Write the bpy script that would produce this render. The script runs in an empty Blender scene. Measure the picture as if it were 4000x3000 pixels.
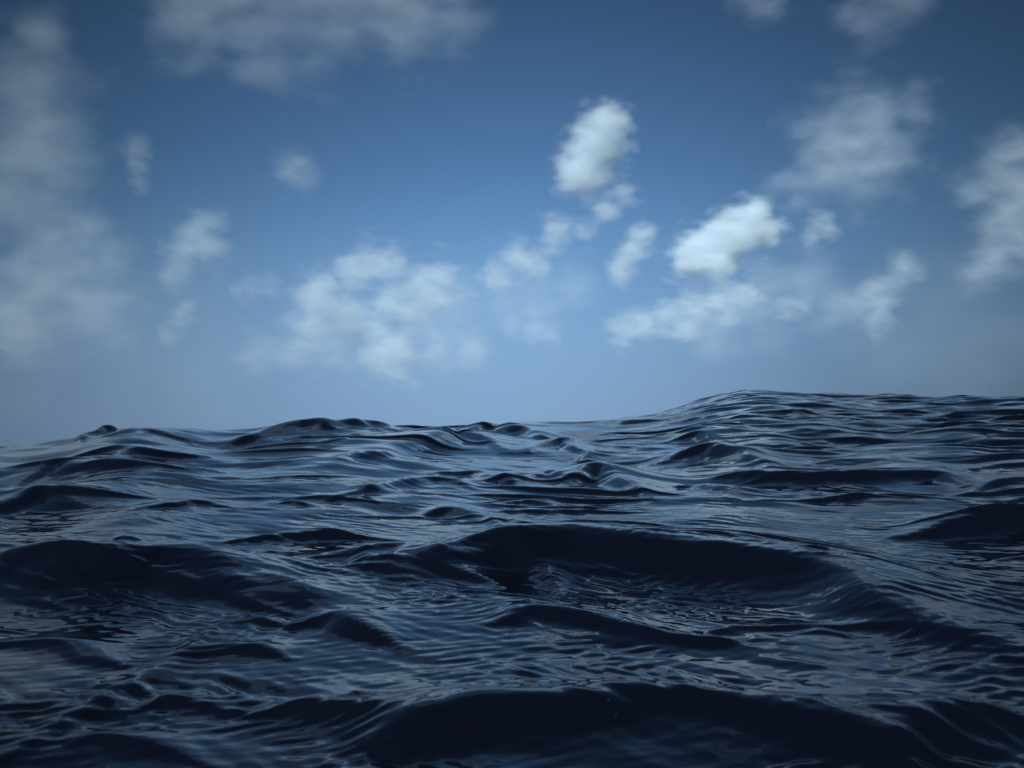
import bpy, math
import numpy as np
from mathutils import Vector, Matrix

sc = bpy.context.scene
R = math.radians

# ------------------------------------------------------------------ camera
CZ = 0.92                                   # eye height above the mean water level
FPX = 1736.0                                # focal length in 2212-px picture units
PITCH = math.atan2(130.5, FPX)
cam_d = bpy.data.cameras.new('camera')
cam_d.sensor_width = 36.0
cam_d.lens = 36.0 * FPX / 2212.0
cam_d.clip_start = 0.05
cam_d.clip_end = 60000
cam = bpy.data.objects.new('camera', cam_d)
cam_d.dof.use_dof = True
cam_d.dof.focus_distance = 5.0
cam_d.dof.aperture_fstop = 4.0
cam.location = (0, 0, CZ)
cam.rotation_euler = (math.pi / 2 + PITCH, 0, 0)
sc.collection.objects.link(cam)
sc.camera = cam

# ------------------------------------------------------------------ sky and sun
SUN_EL, SUN_AZ = R(34), R(-155)             # azimuth clockwise from +Y: behind the camera, over its left shoulder
w = bpy.data.worlds.new('World')
sc.world = w
w.use_nodes = True
nt = w.node_tree
nt.nodes.clear()
sky = nt.nodes.new('ShaderNodeTexSky')
sky.sky_type = 'NISHITA'
sky.sun_disc = False
sky.sun_elevation = SUN_EL
sky.sun_rotation = SUN_AZ % (2 * math.pi)
sky.altitude = 0
sky.air_density = 1.0
sky.dust_density = 0.0
sky.ozone_density = 5.0
bg = nt.nodes.new('ShaderNodeBackground')
bg.inputs['Strength'].default_value = 0.072
wo = nt.nodes.new('ShaderNodeOutputWorld')
# humid sea air: the band next to the horizon keeps the colour of the sky a few degrees higher
wtc = nt.nodes.new('ShaderNodeTexCoord')
wsx = nt.nodes.new('ShaderNodeSeparateXYZ')
nt.links.new(wtc.outputs['Generated'], wsx.inputs[0])
wz2 = nt.nodes.new('ShaderNodeMath'); wz2.operation = 'MULTIPLY_ADD'; wz2.inputs[2].default_value = 0.13 ** 2
nt.links.new(wsx.outputs['Z'], wz2.inputs[0]); nt.links.new(wsx.outputs['Z'], wz2.inputs[1])
wzs = nt.nodes.new('ShaderNodeMath'); wzs.operation = 'SQRT'
nt.links.new(wz2.outputs[0], wzs.inputs[0])
wcx = nt.nodes.new('ShaderNodeCombineXYZ')
nt.links.new(wsx.outputs['X'], wcx.inputs['X']); nt.links.new(wsx.outputs['Y'], wcx.inputs['Y']); nt.links.new(wzs.outputs[0], wcx.inputs['Z'])
wn = nt.nodes.new('ShaderNodeVectorMath'); wn.operation = 'NORMALIZE'
nt.links.new(wcx.outputs[0], wn.inputs[0]); nt.links.new(wn.outputs[0], sky.inputs['Vector'])
# colour cast of the picture: cool, a little more contrast
wa = nt.nodes.new('ShaderNodeVectorMath'); wa.operation = 'SCALE'; wa.inputs['Scale'].default_value = 0.15
wg = nt.nodes.new('ShaderNodeGamma'); wg.inputs['Gamma'].default_value = 1.28
wb = nt.nodes.new('ShaderNodeVectorMath'); wb.operation = 'MULTIPLY'; wb.inputs[1].default_value = (6.8, 7.0, 6.15)
nt.links.new(sky.outputs[0], wa.inputs[0]); nt.links.new(wa.outputs[0], wg.inputs['Color']); nt.links.new(wg.outputs[0], wb.inputs[0])
# pale haze of the lower sky
wh = nt.nodes.new('ShaderNodeMapRange'); wh.interpolation_type = 'SMOOTHERSTEP'
wh.inputs['From Min'].default_value = -0.02; wh.inputs['From Max'].default_value = 0.36
wh.inputs['To Min'].default_value = 0.85; wh.inputs['To Max'].default_value = 0.0
nt.links.new(wsx.outputs['Z'], wh.inputs['Value'])
wm = nt.nodes.new('ShaderNodeMix'); wm.data_type = 'RGBA'
wm.inputs[7].default_value = (1.92, 3.0, 4.85, 1)
nt.links.new(wh.outputs[0], wm.inputs[0]); nt.links.new(wb.outputs[0], wm.inputs[6])
# lens darkening put into the sky colour: brightest ahead, dimming evenly all round
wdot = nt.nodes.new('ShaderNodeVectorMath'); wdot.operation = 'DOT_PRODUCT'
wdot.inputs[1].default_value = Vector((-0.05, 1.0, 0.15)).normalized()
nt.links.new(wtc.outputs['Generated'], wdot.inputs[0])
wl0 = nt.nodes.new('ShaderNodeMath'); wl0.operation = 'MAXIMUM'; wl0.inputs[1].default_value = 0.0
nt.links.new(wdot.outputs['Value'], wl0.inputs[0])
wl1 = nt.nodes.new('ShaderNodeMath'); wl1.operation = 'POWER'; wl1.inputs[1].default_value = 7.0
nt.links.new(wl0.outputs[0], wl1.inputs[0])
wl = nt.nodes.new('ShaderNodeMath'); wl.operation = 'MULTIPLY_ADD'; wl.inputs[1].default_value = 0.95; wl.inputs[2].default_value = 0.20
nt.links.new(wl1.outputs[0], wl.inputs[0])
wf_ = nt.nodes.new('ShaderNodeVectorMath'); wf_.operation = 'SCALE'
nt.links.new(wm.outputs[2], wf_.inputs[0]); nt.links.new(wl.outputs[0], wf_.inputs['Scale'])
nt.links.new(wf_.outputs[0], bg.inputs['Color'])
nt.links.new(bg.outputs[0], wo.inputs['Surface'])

sd = bpy.data.lights.new('sun', 'SUN')
sd.energy = 5.0
sd.angle = R(0.5)
sd.color = (1.0, 0.99, 0.965)
sun = bpy.data.objects.new('sun', sd)
tos = Vector((math.sin(SUN_AZ) * math.cos(SUN_EL), math.cos(SUN_AZ) * math.cos(SUN_EL), math.sin(SUN_EL)))
sun.rotation_euler = tos.to_track_quat('Z', 'Y').to_euler()
sun.location = tos * 50
sc.collection.objects.link(sun)

vs = sc.view_settings
vs.view_transform = 'Standard'
vs.look = 'None'
vs.exposure = 0.45
vs.gamma = 1.0
vs.use_curve_mapping = False
cy = sc.cycles
cy.volume_bounces = 5
cy.transparent_max_bounces = 48
cy.max_bounces = 10
cy.volume_step_rate = 1.0
cy.volume_max_steps = 256

# ------------------------------------------------------------------ picture -> direction
def ray(px, py):
    x = (px - 1106.0) / FPX
    u = (829.5 - py) / FPX
    c, s = math.cos(PITCH), math.sin(PITCH)
    d = np.array([x, c - s * u, s + c * u])
    return d / np.linalg.norm(d)

def azel(px, py):
    d = ray(px, py)
    return math.atan2(d[0], d[1]), math.atan2(d[2], math.hypot(d[0], d[1]))

# ------------------------------------------------------------------ the sea: swell
SKYLINE = [(-900, 968), (-300, 962), (-60, 958), (60, 957), (120, 952), (180, 938), (232, 926), (320, 922), (400, 930), (480, 936),
           (560, 926), (665, 910), (763, 908), (850, 919), (960, 922), (1070, 918), (1150, 915), (1250, 912), (1330, 904),
           (1440, 890), (1520, 868), (1613, 850), (1725, 856), (1833, 859), (1930, 864), (2033, 867), (2130, 862), (2212, 858),
           (2600, 872), (3200, 930)]
sk = np.array([azel(*p) for p in SKYLINE])
RC = [(-900, 16), (0, 16), (120, 14), (320, 14), (480, 16), (763, 17), (960, 20), (1250, 25), (1440, 30), (1613, 33),
      (2212, 33), (3200, 30)]
rcs = np.array([(azel(p[0], 960)[0], p[1] * 1.25) for p in RC])
def soft(tab, sig):
    g = np.linspace(-math.pi, math.pi, 2881)
    v = np.interp(g, tab[:, 0], tab[:, 1])
    k = np.exp(-0.5 * (np.arange(-60, 61) * (g[1] - g[0]) / sig) ** 2)
    v = np.convolve(np.pad(v, 60, mode='edge'), k / k.sum(), 'valid')
    return np.stack([g, v], axis=1)
sk = soft(sk, R(0.9))
rcs = soft(rcs, R(2.5))
Z0 = -0.66                                   # water level near the camera, relative to the eye

def base(r, az):
    """Swell height relative to the eye: a trough round the camera, one swell in front, open sea behind it."""
    rc = np.interp(az, rcs[:, 0], rcs[:, 1])
    zc = rc * np.tan(np.interp(az, sk[:, 0], sk[:, 1])) - 0.03
    front = np.clip(1 - (np.abs(az) - R(60)) / R(40), 0, 1)
    zc = Z0 + (zc - Z0) * front * front * (3 - 2 * front)
    r0 = 2.2
    u = np.clip((r - r0) / (rc - r0), 0, 1)
    su = 0.45 * u ** 1.35 + 0.55 * (0.5 - 0.5 * np.cos(np.pi * u))
    v = np.clip((r - rc) / (rc * 0.9), 0, 1)
    zb = -0.95
    z = np.where(r < rc, Z0 + (zc - Z0) * su, zb + (zc - zb) * (0.5 + 0.5 * np.cos(np.pi * v)))
    return z

def hit(px, py, dz):
    d = ray(px, py)
    h = math.hypot(d[0], d[1])
    az = math.atan2(d[0], d[1])
    rr = np.geomspace(0.8, 60, 3000)
    gap = rr * d[2] / h - (base(rr, az) + dz)
    i = np.nonzero(gap <= 0)[0]
    if len(i):
        r = rr[i[0]]
    else:
        r = rr[np.argmin(gap)]
    return r * math.sin(az), r * math.cos(az), r

# crest lines of the single waves: picture points of the crest, height of the face in picture units, steepness, back width
CRESTS = [
    # along the skyline and the far slope
    ([(170, 942), (205, 926), (232, 912), (258, 922)], 24, .8, .5), ([(225, 930), (300, 920), (345, 921), (450, 936)], 30, .5, 1.5),
    ([(165, 972), (245, 955), (320, 966), (440, 974)], 34, .55, 2), ([(0, 1046), (130, 994), (200, 1005), (290, 1001), (420, 1012)], 30, .5, 2),
    ([(-40, 1092), (40, 1062), (115, 1049), (195, 1075)], 48, .5, 2), ([(280, 1092), (380, 1080), (440, 1080), (505, 1094)], 22, .5, 2),
    ([(595, 1088), (640, 1081), (672, 1092)], 14, .5, 2), ([(500, 940), (600, 921), (665, 908), (700, 912)], 34, .5, 1.5),
    ([(640, 930), (763, 903), (800, 908), (860, 926)], 34, .55, 1.2), ([(480, 968), (560, 958), (660, 950), (760, 940)], 18, .5, 2),
    ([(750, 990), (860, 960), (964, 924), (1010, 932), (1090, 962)], 38, .55, 1.6), ([(1000, 925), (1080, 915), (1130, 922), (1230, 955)], 28, .5, 1.6),
    ([(1130, 966), (1205, 944), (1245, 952), (1265, 980)], 34, .6, 1.6), ([(1215, 998), (1279, 982), (1340, 1000)], 14, .5, 1.8),
    ([(945, 1020), (1010, 1010), (1060, 1022), (1140, 1046)], 34, .6, 1.8), ([(1110, 1042), (1188, 1016), (1250, 1044)], 26, .5, 1.8),
    ([(1225, 1030), (1270, 1012), (1314, 1006), (1360, 1020), (1430, 1062)], 52, .6, 1.6), ([(718, 1072), (800, 1058), (880, 1036), (960, 1032), (1030, 1052)], 26, .5, 1.8),
    ([(915, 1104), (964, 1094), (1030, 1104), (1105, 1132)], 40, .55, 1.8), ([(1080, 1084), (1150, 1070), (1280, 1096)], 28, .5, 1.8),
    ([(1440, 942), (1515, 923), (1570, 944)], 26, .55, 1.8), ([(1440, 976), (1543, 956), (1600, 968), (1680, 1000)], 44, .5, 1.8),
    ([(1560, 1016), (1606, 1012), (1788, 1030), (1893, 1022), (2033, 1008), (2092, 1034)], 40, .6, 2), ([(1470, 1036), (1530, 1034), (1605, 1066)], 40, .55, 1.6),
    ([(1780, 1080), (1960, 1068), (2080, 1086)], 22, .5, 1.8), ([(2080, 1050), (2160, 1036), (2260, 1030)], 30, .55, 1.8),
    ([(2080, 1010), (2150, 996), (2260, 990)], 22, .5, 1.8),
    ([(1960, 1118), (2060, 1104), (2150, 1102), (2290, 1118)], 70, .5, 1.8),
    ([(1640, 898), (1760, 884), (1900, 890)], 16, .5, 2), ([(1960, 898), (2060, 884), (2180, 878), (2290, 880)], 26, .5, 2),
    # middle distance
    ([(1060, 1166), (1160, 1140), (1244, 1130), (1493, 1146), (1606, 1164), (1700, 1186), (1800, 1214), (1900, 1246), (2010, 1284), (2130, 1320)], 128, .60, 1.9),
    ([(790, 1180), (830, 1170), (900, 1182), (980, 1212), (1070, 1250)], 70, .55, 1.6), ([(690, 1190), (760, 1180), (830, 1204), (930, 1250)], 60, .5, 1.6),
    ([(960, 1200), (1060, 1178), (1140, 1196), (1260, 1260)], 60, .55, 1.5),
    ([(-60, 1190), (80, 1184), (175, 1180), (245, 1196), (305, 1196), (420, 1184), (525, 1206), (620, 1256)], 120, .42, 1.3),
    ([(230, 1180), (280, 1166), (318, 1178)], 16, .7, .8), ([(500, 1160), (600, 1148), (700, 1140), (780, 1148)], 34, .5, 1.6),
    ([(1060, 1336), (1105, 1322), (1156, 1310), (1300, 1330), (1493, 1370), (1620, 1352)], 44, .5, 1.5),
    ([(1480, 1372), (1560, 1348), (1680, 1338), (1850, 1342), (2000, 1360)], 20, .4, 1.6),
    ([(1700, 1352), (1780, 1348), (1840, 1366)], 20, .5, 1.4),
    ([(660, 1330), (720, 1316), (790, 1330), (880, 1376)], 70, .55, 1.5), ([(560, 1252), (640, 1262), (700, 1300)], 50, .5, 1.5),
    ([(400, 1396), (470, 1384), (560, 1386), (630, 1410)], 42, .45, 1.5), ([(480, 1328), (560, 1322), (620, 1344)], 36, .5, 1.2),
    # foreground
    ([(800, 1560), (880, 1520), (929, 1502), (1010, 1484), (1160, 1490), (1297, 1492), (1384, 1484), (1493, 1497), (1683, 1521), (1806, 1546), (1920, 1580)], 150, .55, 1.3),
    ([(1900, 1572), (1960, 1548), (2050, 1516), (2150, 1512), (2300, 1520)], 120, .55, 1.3),
    ([(560, 1520), (640, 1504), (740, 1512), (820, 1540)], 60, .45, 1.2), ([(-50, 1380), (80, 1372), (200, 1392), (300, 1440)], 36, .4, 1.6),
    ([(160, 1600), (230, 1576), (330, 1590), (480, 1640)], 34, .4, 1.6), ([(-20, 1650), (150, 1565), (290, 1490), (413, 1388), (500, 1312)], 26, .3, 1.0), ([(300, 1520), (400, 1490), (520, 1520)], 40, .4, 1.2),
]

rng = np.random.default_rng(11)
f32 = np.float32
rr = np.concatenate([np.geomspace(0.2, 1.0, 50)[:-1], np.geomspace(1.0, 52, 1060)[:-1], np.geomspace(52, 9000, 90)])
th_f = np.linspace(R(-44), R(44), 960)
th_b = np.linspace(R(44), R(316), 170)[1:-1]
th = np.concatenate([th_f, th_b])
NR, NT = len(rr), len(th)
RRg, TH = np.meshgrid(rr, th, indexing='ij')
AZ = np.where(TH > math.pi, TH - 2 * math.pi, TH)
X = (RRg * np.sin(TH)).astype(f32)
Y = (RRg * np.cos(TH)).astype(f32)
Z = base(RRg, AZ).astype(f32)
DX = np.zeros_like(Z)
DY = np.zeros_like(Z)
SP = np.maximum(np.gradient(rr)[:, None], (rr[:, None] * np.where(np.arange(NT) < 960, R(88) / 960, R(272) / 170)[None, :])).astype(f32)

def add_crest(pts, hpx, steep, back):
    w0 = [hit(px, py, 0.0) for px, py in pts]
    A0 = [(0.40 + 0.06 * min(1, max(0, (q[2] - 4) / 5))) * hpx * q[2] / FPX for q in w0]
    P = []
    for (px, py), a in zip(pts, A0):
        P.append(hit(px, py, a * 0.85))
    P = np.array(P)
    wf = np.max(A0) * 0.86 / steep
    add_ridge(P[:, :2], np.array(A0), wf, wf * back * 1.3)

def add_ridge(P, A0, wf, wb):
    n = len(P)
    tt = np.linspace(0, 1, n)
    amp = A0 * np.where((np.arange(n) == 0) | (np.arange(n) == n - 1), 0.12, 1.0)
    length = np.sum(np.hypot(np.diff(P[:, 0]), np.diff(P[:, 1])))
    m = max(6 * (n - 1) + 1, int(length / (0.28 * wf)) + 1)
    td = np.linspace(0, 1, m)
    hw = max(2, int(0.45 * m / (n - 1)))
    def sm(v):
        v = np.interp(td, tt, v)
        for _ in range(2):
            vp = np.concatenate([np.linspace(2 * v[0] - v[hw], v[0], hw, endpoint=False), v, np.linspace(v[-1], 2 * v[-1] - v[-1 - hw], hw + 1)[1:]])
            v = np.convolve(vp, np.ones(2 * hw + 1) / (2 * hw + 1), 'valid')
        return v
    lx, ly, la = sm(P[:, 0]), sm(P[:, 1]), np.maximum(sm(amp), 0)
    ext = 4.2 * max(wf, wb)
    i0 = np.searchsorted(rr, max(0.2, np.min(np.hypot(lx, ly)) - ext))
    i1 = np.searchsorted(rr, np.max(np.hypot(lx, ly)) + ext)
    amin = np.min(np.arctan2(lx, ly)); amax = np.max(np.arctan2(lx, ly))
    da = ext / max(0.5, np.min(np.hypot(lx, ly)))
    j0 = np.searchsorted(th_f, amin - da); j1 = np.searchsorted(th_f, amax + da)
    x = X[i0:i1, j0:j1]; y = Y[i0:i1, j0:j1]
    if x.size == 0:
        return
    wx, wy = np.zeros_like(x), np.zeros_like(x)
    for fl, fa in ((11, .30), (7, .20), (4.6, .10)):
        for q in (wx, wy):
            a = rng.uniform(0, 6.283); kk = 2 * math.pi / (wf * fl)
            q += (wf * fa * np.sin(kk * (math.cos(a) * x + math.sin(a) * y) + rng.uniform(0, 6.283))).astype(f32)
    x = x + wx; y = y + wy
    tau = (0.7 * wf) ** 2
    nx, ny = np.gradient(lx), np.gradient(ly)
    nl = np.hypot(nx, ny) + 1e-9
    nx, ny = -ny / nl, nx / nl                          # unit normals pointing beyond the line (lines run left to right)
    dmin = np.full(x.shape, 1e9, f32)
    for k in range(m):
        dmin = np.minimum(dmin, (x - lx[k]) ** 2 + (y - ly[k]) ** 2)
    W = np.zeros_like(x); S = np.zeros_like(x); ha = np.zeros_like(x)
    for k in range(m):
        qx, qy = x - lx[k], y - ly[k]
        wk = np.exp(-(qx * qx + qy * qy - dmin) / tau)
        W += wk; S += wk * (qx * nx[k] + qy * ny[k]); ha += wk * la[k]
    S /= W; ha /= W
    d = np.sqrt(np.maximum(dmin, 0.3 * dmin + 0.7 * S * S))
    mx = np.max(A0)
    rel = np.clip(ha / mx, 0.25, 1)
    a_ = np.sqrt(d * d + (0.22 * wf) ** 2) - 0.22 * wf
    front = np.exp(-(a_ / (wf * rel)) ** 1.5)
    backp = np.exp(-(a_ / (wb * rel)) ** 1.4)
    b = 1 / (1 + np.exp(-np.clip(S / (0.3 * wf), -30, 30)))
    Z[i0:i1, j0:j1] += (ha * (front * (1 - b) + backp * b)).astype(f32)

for c in CRESTS:
    add_crest(*c)
# the many small wavelets between them, scattered over the water
for _ in range(80):
    r = math.exp(rng.uniform(math.log(3.2), math.log(44)))
    az = rng.uniform(R(-46), R(46))
    L = (0.22 + 0.055 * r) * rng.uniform(0.6, 1.7)
    a = R(rng.normal(-8, 16))
    hgt = L * rng.uniform(0.022, 0.06)
    bend = L * rng.uniform(-0.05, 0.22)
    cx, cy0 = r * math.sin(az), r * math.cos(az)
    P = np.array([(cx + t * L * math.cos(a), cy0 + t * L * math.sin(a) - bend * t * t) for t in (-1, -.5, 0, .5, 1)])
    wf = hgt / rng.uniform(0.42, 0.66)
    add_ridge(P, hgt * np.array([.4, .8, 1, .8, .4]), wf, wf * rng.uniform(1.6, 3.2))

# ------------------------------------------------------------------ chop, wavelets and ripples
def patch(scale, seed, lo, hi):
    g = np.random.default_rng(seed)
    s = np.zeros_like(X)
    for _ in range(7):
        a = g.uniform(0, 2 * math.pi); k = 2 * math.pi / (scale * g.uniform(0.6, 1.7))
        s += np.sin(k * (math.cos(a) * X + math.sin(a) * Y) + g.uniform(0, 6.28)).astype(f32)
    s = s / 2.6
    t = np.clip((s - lo) / (hi - lo), 0, 1)
    return t * t * (3 - 2 * t)

def waves(lams, slope, dir0, spread, q, mask=None, seed=1):
    g = np.random.default_rng(seed)
    for lam in lams:
        k = 2 * math.pi / lam
        a = R(dir0) + R(spread) * g.normal() * 0.6
        ph = g.uniform(0, 6.283)
        A = slope / k * g.uniform(0.7, 1.3)
        att = np.clip((lam / SP - 2.5) / 3.0, 0, 1)
        rows = np.nonzero(att.max(axis=1) > 0)[0]
        if not len(rows):
            continue
        e = rows[-1] + 1
        cx, cy_ = math.cos(a), math.sin(a)
        arg = (k * (cx * X[:e] + cy_ * Y[:e]) + ph).astype(f32)
        am = A * att[:e]
        if mask is not None:
            am = am * mask[:e]
        Z[:e] += am * np.sin(arg)
        cc = am * np.cos(arg) * q
        DX[:e] += cc * cx
        DY[:e] += cc * cy_

far = np.clip((RRg - 4) / 8, 0, 1).astype(f32)
calm = (0.36 + 0.50 * far)
hump = np.clip((AZ - R(3)) / R(14), 0, 1).astype(f32)          # the far swell on this side is finely ruffled
mid = np.clip((RRg - 7) / 8, 0, 1).astype(f32)
coarse = 1 - mid * (1 - hump) * 0.72 + 0.4 * hump * mid
silk = 1 - 0.55 * mid
waves(np.geomspace(60, 14, 5), 0.030, 70, 60, 0.6, np.clip((RRg - 20) / 40, 0, 1).astype(f32), 5)
waves(np.geomspace(9, 3.2, 6), 0.026, 80, 60, 0.7, np.clip((RRg - 6) / 20, 0, 1).astype(f32) * 0.8 + 0.2, 2)
waves(np.geomspace(2.6, 1.0, 10), 0.034, 75, 55, 0.55, calm * (1 + 0.5 * hump * mid), 3)
waves(np.geomspace(0.95, 0.36, 14), 0.029, 70, 55, 0.5, coarse * calm * (0.3 + 0.9 * patch(3.0, 8, -0.6, 0.8)), 4)
waves(np.geomspace(0.34, 0.14, 14), 0.028, 66, 60, 0.4, coarse * (0.12 + 0.75 * patch(1.6, 9, -0.3, 0.9)), 6)
waves(np.geomspace(0.13, 0.055, 14), 0.044, 62, 40, 0.3, silk * (0.24 + 0.9 * patch(1.1, 12, -0.1, 0.9)), 7)
waves(np.geomspace(0.085, 0.030, 14), 0.048, 112, 32, 0.3, silk * (0.24 + 0.9 * patch(0.9, 13, 0.0, 0.9)), 9)
X = X + DX
Y = Y + DY
Z = Z + CZ

# build the mesh
co = np.empty((NR * NT + 1, 3), f32)
co[:-1, 0] = X.ravel(); co[:-1, 1] = Y.ravel(); co[:-1, 2] = Z.ravel()
co[-1] = (0, 0, Z[0].mean())
i = np.arange(NR - 1)[:, None] * NT
j = np.arange(NT)[None, :]
jn = (j + 1) % NT
quads = np.stack([i + j, i + jn, i + NT + jn, i + NT + j], axis=-1).reshape(-1, 4)[:, ::-1]
tris = np.stack([np.full(NT, NR * NT), (np.arange(NT) + 1) % NT, np.arange(NT)], axis=-1)[:, ::-1]
loops = np.concatenate([quads.ravel(), tris.ravel()]).astype(np.int32)
tot = np.concatenate([np.full(len(quads), 4), np.full(len(tris), 3)]).astype(np.int32)
start = np.concatenate([[0], np.cumsum(tot)[:-1]]).astype(np.int32)
me = bpy.data.meshes.new('sea')
me.vertices.add(len(co)); me.vertices.foreach_set('co', co.ravel())
me.loops.add(len(loops)); me.loops.foreach_set('vertex_index', loops)
me.polygons.add(len(tot)); me.polygons.foreach_set('loop_start', start)
me.polygons.foreach_set('use_smooth', np.ones(len(tot), bool))
me.update(calc_edges=True)

def new_mat(name):
    m = bpy.data.materials.new(name)
    m.use_nodes = True
    m.node_tree.nodes.clear()
    return m, m.node_tree

m, t = new_mat('sea_water')
N = t.nodes.new
out = N('ShaderNodeOutputMaterial')
pb = N('ShaderNodeBsdfPrincipled')
pb.inputs['Base Color'].default_value = (0.0018, 0.0028, 0.0066, 1)
pb.inputs['Roughness'].default_value = 0.05
pb.inputs['IOR'].default_value = 1.333
tc = N('ShaderNodeTexCoord')
mp = N('ShaderNodeMapping')
mp.inputs['Rotation'].default_value = (0, 0, R(-18))
mp.inputs['Scale'].default_value = (0.55, 1.0, 1.0)
t.links.new(tc.outputs['Object'], mp.inputs['Vector'])
n1 = N('ShaderNodeTexNoise'); n1.inputs['Scale'].default_value = 13.0; n1.inputs['Detail'].default_value = 3.0
t.links.new(mp.outputs[0], n1.inputs['Vector'])
b1 = N('ShaderNodeBump'); b1.inputs['Strength'].default_value = 0.12; b1.inputs['Distance'].default_value = 0.010
t.links.new(n1.outputs['Fac'], b1.inputs['Height'])
t.links.new(b1.outputs[0], pb.inputs['Normal'])
t.links.new(pb.outputs[0], out.inputs['Surface'])
me.materials.append(m)
sea = bpy.data.objects.new('sea', me)
sc.collection.objects.link(sea)
sea['kind'] = 'structure'
sea['label'] = 'dark navy open sea with rolling swell and rippled chop'
sea['category'] = 'sea'

# ------------------------------------------------------------------ clouds
# each: puffs (picture x, y, radius) at a distance; density; noise size and amount
CLOUD_GROUP = 'white clouds scattered over the sea'

def cloud(label, dist, puffs, dens, amt=0.9, thr=0.32, grain=0.40, seed=0, flat=0.8):
    c0 = np.mean([ray(p[0], p[1]) for p in puffs], axis=0)
    c0 /= np.linalg.norm(c0)
    origin = Vector(c0 * dist) + Vector((0, 0, CZ))
    g = np.random.default_rng(seed + 100)
    ps = []
    for p in puffs:
        d = ray(p[0], p[1])
        dd = dist * (1 + g.uniform(-0.02, 0.02))
        c = Vector(d * dd) + Vector((0, 0, CZ)) - origin
        ps.append((c, p[2] * dist / FPX * 2.05))
    rm = sum(p[1] for p in ps) / len(ps)
    # hull: the puffs melted into one closed skin
    tmp = bpy.data.meshes.new('tmp')
    V, F = [], []
    nu, nv = 16, 9
    for c, r in ps:
        o = len(V); r = r * 0.92
        V.append((c.x, c.y, c.z + r))
        for a in range(1, nv):
            ph = math.pi * a / nv
            for b in range(nu):
                q = 2 * math.pi * b / nu
                V.append((c.x + r * math.sin(ph) * math.cos(q), c.y + r * math.sin(ph) * math.sin(q), c.z + r * math.cos(ph)))
        V.append((c.x, c.y, c.z - r))
        for b in range(nu):
            F.append((o, o + 1 + b, o + 1 + (b + 1) % nu))
            for a in range(nv - 2):
                s0 = o + 1 + a * nu
                F.append((s0 + b, s0 + nu + b, s0 + nu + (b + 1) % nu, s0 + (b + 1) % nu))
            s0 = o + 1 + (nv - 2) * nu
            F.append((s0 + b, o + 1 + (nv - 1) * nu, s0 + (b + 1) % nu))
    tmp.from_pydata(V, [], F)
    to = bpy.data.objects.new('tmp', tmp)
    sc.collection.objects.link(to)
    md = to.modifiers.new('r', 'REMESH'); md.mode = 'VOXEL'; md.voxel_size = rm * 0.16
    dg = bpy.context.evaluated_depsgraph_get()
    hull = bpy.data.meshes.new_from_object(to.evaluated_get(dg))
    bpy.data.objects.remove(to); bpy.data.meshes.remove(tmp)
    hull.name = 'cloud'
    ob = bpy.data.objects.new('cloud', hull)
    ob.location = origin
    sc.collection.objects.link(ob)
    ob['label'] = label; ob['category'] = 'cloud'; ob['group'] = CLOUD_GROUP
    m, t = new_mat('cloud_vapour')
    N = t.nodes.new; L = t.links.new
    out = N('ShaderNodeOutputMaterial')
    pv = N('ShaderNodeVolumePrincipled')
    pv.inputs['Color'].default_value = (0.73, 0.90, 1.0, 1)
    pv.inputs['Anisotropy'].default_value = -0.4
    tc = N('ShaderNodeTexCoord')
    prev = None
    for c, r in ps:
        vd = N('ShaderNodeVectorMath'); vd.operation = 'DISTANCE'
        vd.inputs[1].default_value = c
        L(tc.outputs['Object'], vd.inputs[0])
        mr = N('ShaderNodeMapRange'); mr.interpolation_type = 'SMOOTHSTEP'
        mr.inputs['From Min'].default_value = 0.0; mr.inputs['From Max'].default_value = r
        mr.inputs['To Min'].default_value = 1.0; mr.inputs['To Max'].default_value = 0.0
        L(vd.outputs['Value'], mr.inputs['Value'])
        if prev is None:
            prev = mr.outputs[0]
        else:
            ad = N('ShaderNodeMath'); ad.operation = 'SMOOTH_MAX'; ad.inputs[2].default_value = 0.35
            L(prev, ad.inputs[0]); L(mr.outputs[0], ad.inputs[1])
            prev = ad.outputs[0]
    nz = N('ShaderNodeTexNoise')
    nz.inputs['Scale'].default_value = 1.0 / (rm * grain)
    nz.inputs['Detail'].default_value = 4.0
    nz.inputs['Roughness'].default_value = 0.54
    of = N('ShaderNodeVectorMath'); of.operation = 'ADD'
    of.inputs[1].default_value = (seed * 371.3, seed * 117.7, seed * 53.1)
    L(tc.outputs['Object'], of.inputs[0])
    mpn = N('ShaderNodeMapping'); mpn.inputs['Rotation'].default_value = (0, R(40), 0); mpn.inputs['Scale'].default_value = (0.62, 1.0, 1.15)
    L(of.outputs[0], mpn.inputs['Vector']); L(mpn.outputs[0], nz.inputs['Vector'])
    a1 = N('ShaderNodeMath'); a1.operation = 'MULTIPLY_ADD'
    L(nz.outputs['Fac'], a1.inputs[0]); a1.inputs[1].default_value = amt * 1.9; a1.inputs[2].default_value = -0.5 * 1.9 * amt - thr
    a2 = N('ShaderNodeMath'); a2.operation = 'ADD'
    L(prev, a2.inputs[0]); L(a1.outputs[0], a2.inputs[1])
    a3 = N('ShaderNodeMapRange'); a3.clamp = True; a3.interpolation_type = 'SMOOTHSTEP'
    a3.inputs['From Min'].default_value = 0.0; a3.inputs['From Max'].default_value = 1.05
    a3.inputs['To Min'].default_value = 0.0; a3.inputs['To Max'].default_value = 0.55 * dens / rm
    L(a2.outputs[0], a3.inputs['Value'])
    L(a3.outputs[0], pv.inputs['Density'])
    L(pv.outputs[0], out.inputs['Volume'])
    m.cycles.volume_step_rate = 1.0
    hull.materials.clear()
    hull.materials.append(m)
    return ob

def dist_for(py, base_alt=520):
    el = max(0.045, (960 - py) / FPX)
    return min(9000, base_alt / math.tan(el))

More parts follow.
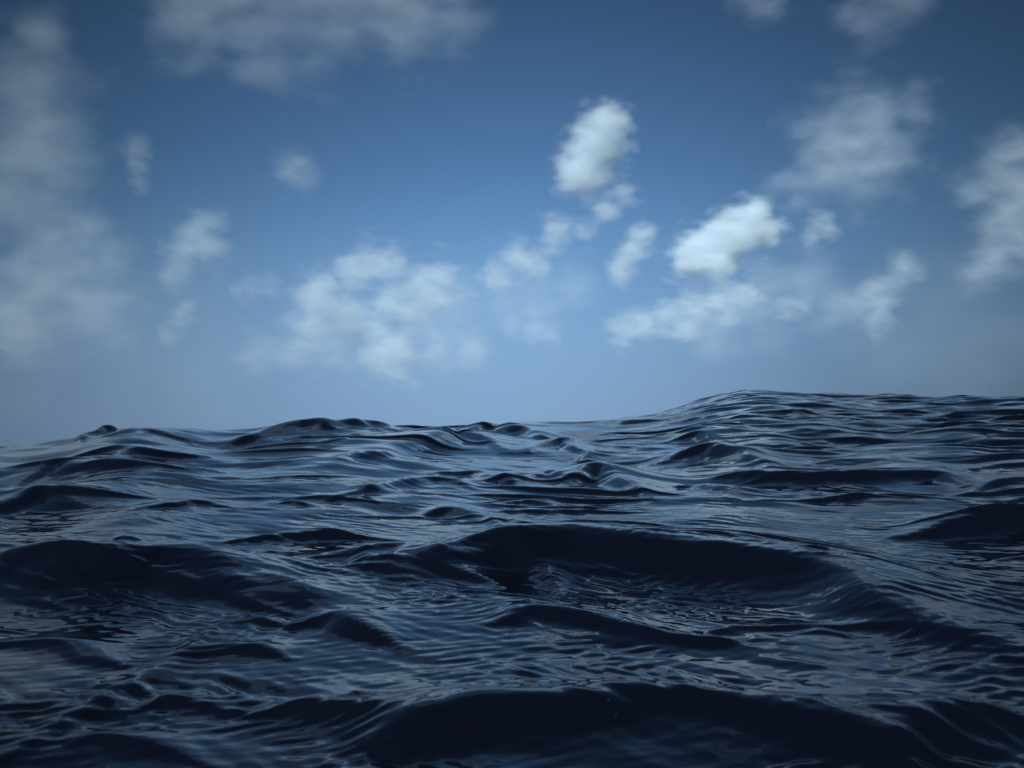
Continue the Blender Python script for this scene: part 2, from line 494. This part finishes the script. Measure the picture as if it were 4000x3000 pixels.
CL = [
    ('tall soft grey cloud column, highest-reaching of the dim ones', 120,
     [(95, 70, 55), (75, 150, 75), (60, 240, 90), (40, 340, 100), (120, 330, 80), (150, 290, 50), (40, 440, 90)], .8, 1.0, .30),
    ('broad pale cloud bank cut by the top of the picture, widest of all', 60,
     [(420, 40, 80), (520, 30, 90), (560, 110, 70), (640, 40, 90), (760, 20, 90), (870, 20, 90), (970, 40, 70), (590, 150, 55), (440, 100, 50), (1010, 10, 50)], .85, 1.2, .30),
    ('tiny faint round cloud puff with a trailing wisp below', 325, [(297, 322, 30), (300, 360, 24), (305, 400, 22)], .6, .9, .3),
    ('small round pale cloud puff alone in the blue', 375, [(632, 372, 42), (655, 385, 36), (650, 355, 30)], .7, .9, .3),
    ('wide dim cloud with a bright knob on its top', 540, [(185, 500, 50), (100, 520, 55), (150, 570, 80), (230, 540, 55), (80, 610, 80), (200, 650, 80), (40, 690, 90)], .95, 1.1, .3),
    ('small tilted cloud with a bright rounded head and dim tail', 500, [(445, 485, 38), (415, 515, 38), (390, 550, 36), (455, 530, 40), (375, 590, 34)], 1.3, .9, .3),
    ('thin diagonal wisp of cloud low in the sky', 690, [(405, 665, 26), (385, 695, 26), (365, 725, 26)], .6, .9, .3),
    ('faint ragged scrap of cloud under the lone round puff', 628, [(545, 620, 28), (580, 615, 26), (515, 632, 22)], .55, 1.1, .3),
    ('heaped white cloud group with a bright slanting edge, low over the sea', 670,
     [(805, 568, 42), (765, 590, 44), (850, 575, 34), (700, 650, 55), (675, 690, 50), (845, 655, 40), (820, 690, 42), (760, 690, 50), (920, 630, 60), (890, 680, 55), (840, 750, 60), (960, 600, 34)], 2.4, 1.1, .3),
    ('ragged chain of pale cloud shreds slanting up to the bright egg-shaped cloud', 540,
     [(1200, 490, 32), (1195, 520, 34), (1110, 560, 40), (1150, 570, 40), (1065, 600, 34), (1265, 490, 30), (1310, 450, 32), (1345, 425, 28)], 1.5, 1.1, .3),
    ('bright white egg-shaped cloud, tilted, highest of the bright ones', 330,
     [(1318, 275, 40), (1290, 300, 48), (1275, 335, 50), (1265, 370, 46), (1245, 385, 36), (1300, 340, 44)], 5.0, .9, .24),
    ('short slanting white cloud between the two brightest clouds', 545, [(1388, 512, 30), (1368, 540, 34), (1350, 570, 32), (1340, 595, 28)], 2.4, .8, .3),
    ('bright white cloud slanting up from a full round end', 520,
     [(1495, 555, 42), (1530, 540, 48), (1570, 520, 46), (1600, 500, 42), (1620, 470, 32), (1640, 450, 24), (1650, 500, 34), (1550, 570, 36)], 5.0, .9, .24),
    ('small faint puff just above the end of the bright slanting cloud', 495, [(1770, 485, 30), (1755, 510, 26), (1785, 500, 24)], .9, .9, .3),
    ('long low flat cloud band close above the swell', 680,
     [(1345, 710, 34), (1390, 700, 36), (1440, 685, 40), (1500, 670, 44), (1560, 655, 44), (1600, 640, 36), (1480, 710, 34)], 1.7, 1.0, .3),
    ('large round grey-white cloud with ragged top and drawn-out tails', 310,
     [(1830, 260, 70), (1800, 310, 75), (1880, 290, 75), (1900, 240, 55), (1850, 350, 75), (1790, 370, 60), (1920, 340, 60), (1720, 400, 44), (1680, 405, 32), (1970, 230, 36)], .78, 1.1, .3),
    ('upper cloud cut off by the side of the picture beyond the large round cloud', 360,
     [(2200, 310, 40), (2170, 370, 55), (2130, 390, 40), (2220, 400, 60), (2090, 410, 34)], .8, 1.0, .3),
    ('lower dim cloud at the side of the picture, under the cut-off one', 530, [(2190, 480, 55), (2130, 575, 40), (2160, 540, 40), (2110, 600, 30), (2220, 520, 50)], .75, 1.0, .3),
    ('small streaked cloud with a bright middle, low on the hump side', 620, [(1905, 635, 36), (1925, 610, 28), (1875, 650, 40), (1950, 570, 30), (1965, 590, 26), (1890, 690, 34)], .75, 1.0, .3),
    ('dim rounded cloud edge poking in from the top, smaller of two', 10, [(1640, 0, 40), (1670, 5, 36), (1610, -20, 40)], .6, .9, .3),
    ('dim hanging cloud at the top, drooping over the large round cloud', 50, [(1850, 20, 45), (1880, 60, 40), (1930, 0, 50), (1980, -10, 40)], .42, 1.0, .3),
    ('faint flat cloud scrap over the middle of the skyline', 715, [(1150, 712, 34), (1190, 715, 30), (1110, 705, 28)], .7, 1.0, .3),
    ('faint small cloud smudge following the long low band', 670, [(1705, 668, 30), (1735, 660, 24)], .6, 1.0, .3),
    ('hazy low cloud bank lying under the heaped group', 765, [(560, 765, 46), (640, 760, 50), (720, 755, 50), (940, 760, 50), (1020, 765, 40)], .75, 1.0, .3),
    ('thin pale veil of cloud between the heaped group and the slanting chain', 640, [(1000, 650, 70), (1080, 640, 70), (1160, 640, 70), (1240, 620, 60), (1000, 730, 60)], .5, 1.0, .28),
    ('thin pale veil of cloud between the bright slanting cloud and the streaked one', 660, [(1660, 620, 70), (1740, 600, 60), (1800, 650, 60), (1640, 690, 60), (1560, 730, 60)], .45, 1.0, .28),
    ('wide thin greenish veil of cloud over the small wave peak', 740, [(90, 760, 150), (260, 720, 140), (420, 790, 130), (40, 860, 120), (230, 860, 120), (420, 640, 90)], .15, .7, .25),
    ('wide thin grey veil of cloud above the long hump of swell', 700, [(2040, 650, 120), (2150, 740, 130), (1950, 760, 110), (2080, 820, 100), (1840, 700, 90)], .13, .7, .25),
]
for s, (lab, py, puffs, dens, amt, thr) in enumerate(CL):
    cloud(lab, dist_for(py), puffs, dens, amt, thr, seed=s)

# ------------------------------------------------------------------ small things: bubbles afloat on the near water
gm, gt = new_mat('bubble_film')
go = gt.nodes.new('ShaderNodeOutputMaterial')
gp = gt.nodes.new('ShaderNodeBsdfPrincipled')
gp.inputs['Base Color'].default_value = (0.9, 0.95, 1.0, 1)
gp.inputs['Roughness'].default_value = 0.02
gp.inputs['IOR'].default_value = 1.333
gp.inputs['Transmission Weight'].default_value = 1.0
gt.links.new(gp.outputs[0], go.inputs['Surface'])

def bubble(px, py, rad, label):
    d = ray(px, py)
    # first point of the sea on that line of sight
    dirs = np.stack([X.ravel(), Y.ravel(), Z.ravel() - CZ], axis=1)
    rg = np.linalg.norm(dirs, axis=1)
    cosv = (dirs @ d) / rg
    ok = cosv > math.cos(R(0.35))
    idx = np.nonzero(ok)[0]
    p = dirs[idx[np.argmin(rg[idx])]]
    V, F = [], []
    nu, nv = 20, 7
    for r, flip in ((rad, False), (rad * 0.93, True)):
        o = len(V)
        V.append((0, 0, r * 0.8))
        for a in range(1, nv + 1):
            ph = (math.pi / 2) * a / nv
            for b in range(nu):
                q = 2 * math.pi * b / nu
                V.append((r * math.sin(ph) * math.cos(q), r * math.sin(ph) * math.sin(q), r * 0.8 * math.cos(ph)))
        for b in range(nu):
            t_ = [(o, o + 1 + b, o + 1 + (b + 1) % nu)]
            for a in range(nv - 1):
                s0 = o + 1 + a * nu
                t_.append((s0 + b, s0 + nu + b, s0 + nu + (b + 1) % nu, s0 + (b + 1) % nu))
            F += [tuple(reversed(f)) for f in t_] if flip else t_
    o1 = 1 + (nv - 1) * nu; o2 = (1 + nv * nu) + o1
    for b in range(nu):
        F.append((o1 + b, o2 + b, o2 + (b + 1) % nu, o1 + (b + 1) % nu))
    bm_ = bpy.data.meshes.new('bubble')
    bm_.from_pydata(V, [], F)
    bm_.polygons.foreach_set('use_smooth', [True] * len(F))
    bm_.materials.append(gm)
    ob = bpy.data.objects.new('bubble', bm_)
    ob.location = (float(p[0]), float(p[1]), float(p[2] + CZ - 0.001))
    sc.collection.objects.link(ob)
    ob['label'] = label; ob['category'] = 'bubble'; ob['group'] = 'bubbles afloat on the near water'

bubble(1172, 1462, 0.016, 'single clear bubble on the smooth water just behind the dark near wave')
bubble(1320, 1505, 0.005, 'tiny bubble at the crest of the dark near wave')
bubble(1337, 1537, 0.007, 'small bubble partway down the dark face of the near wave')
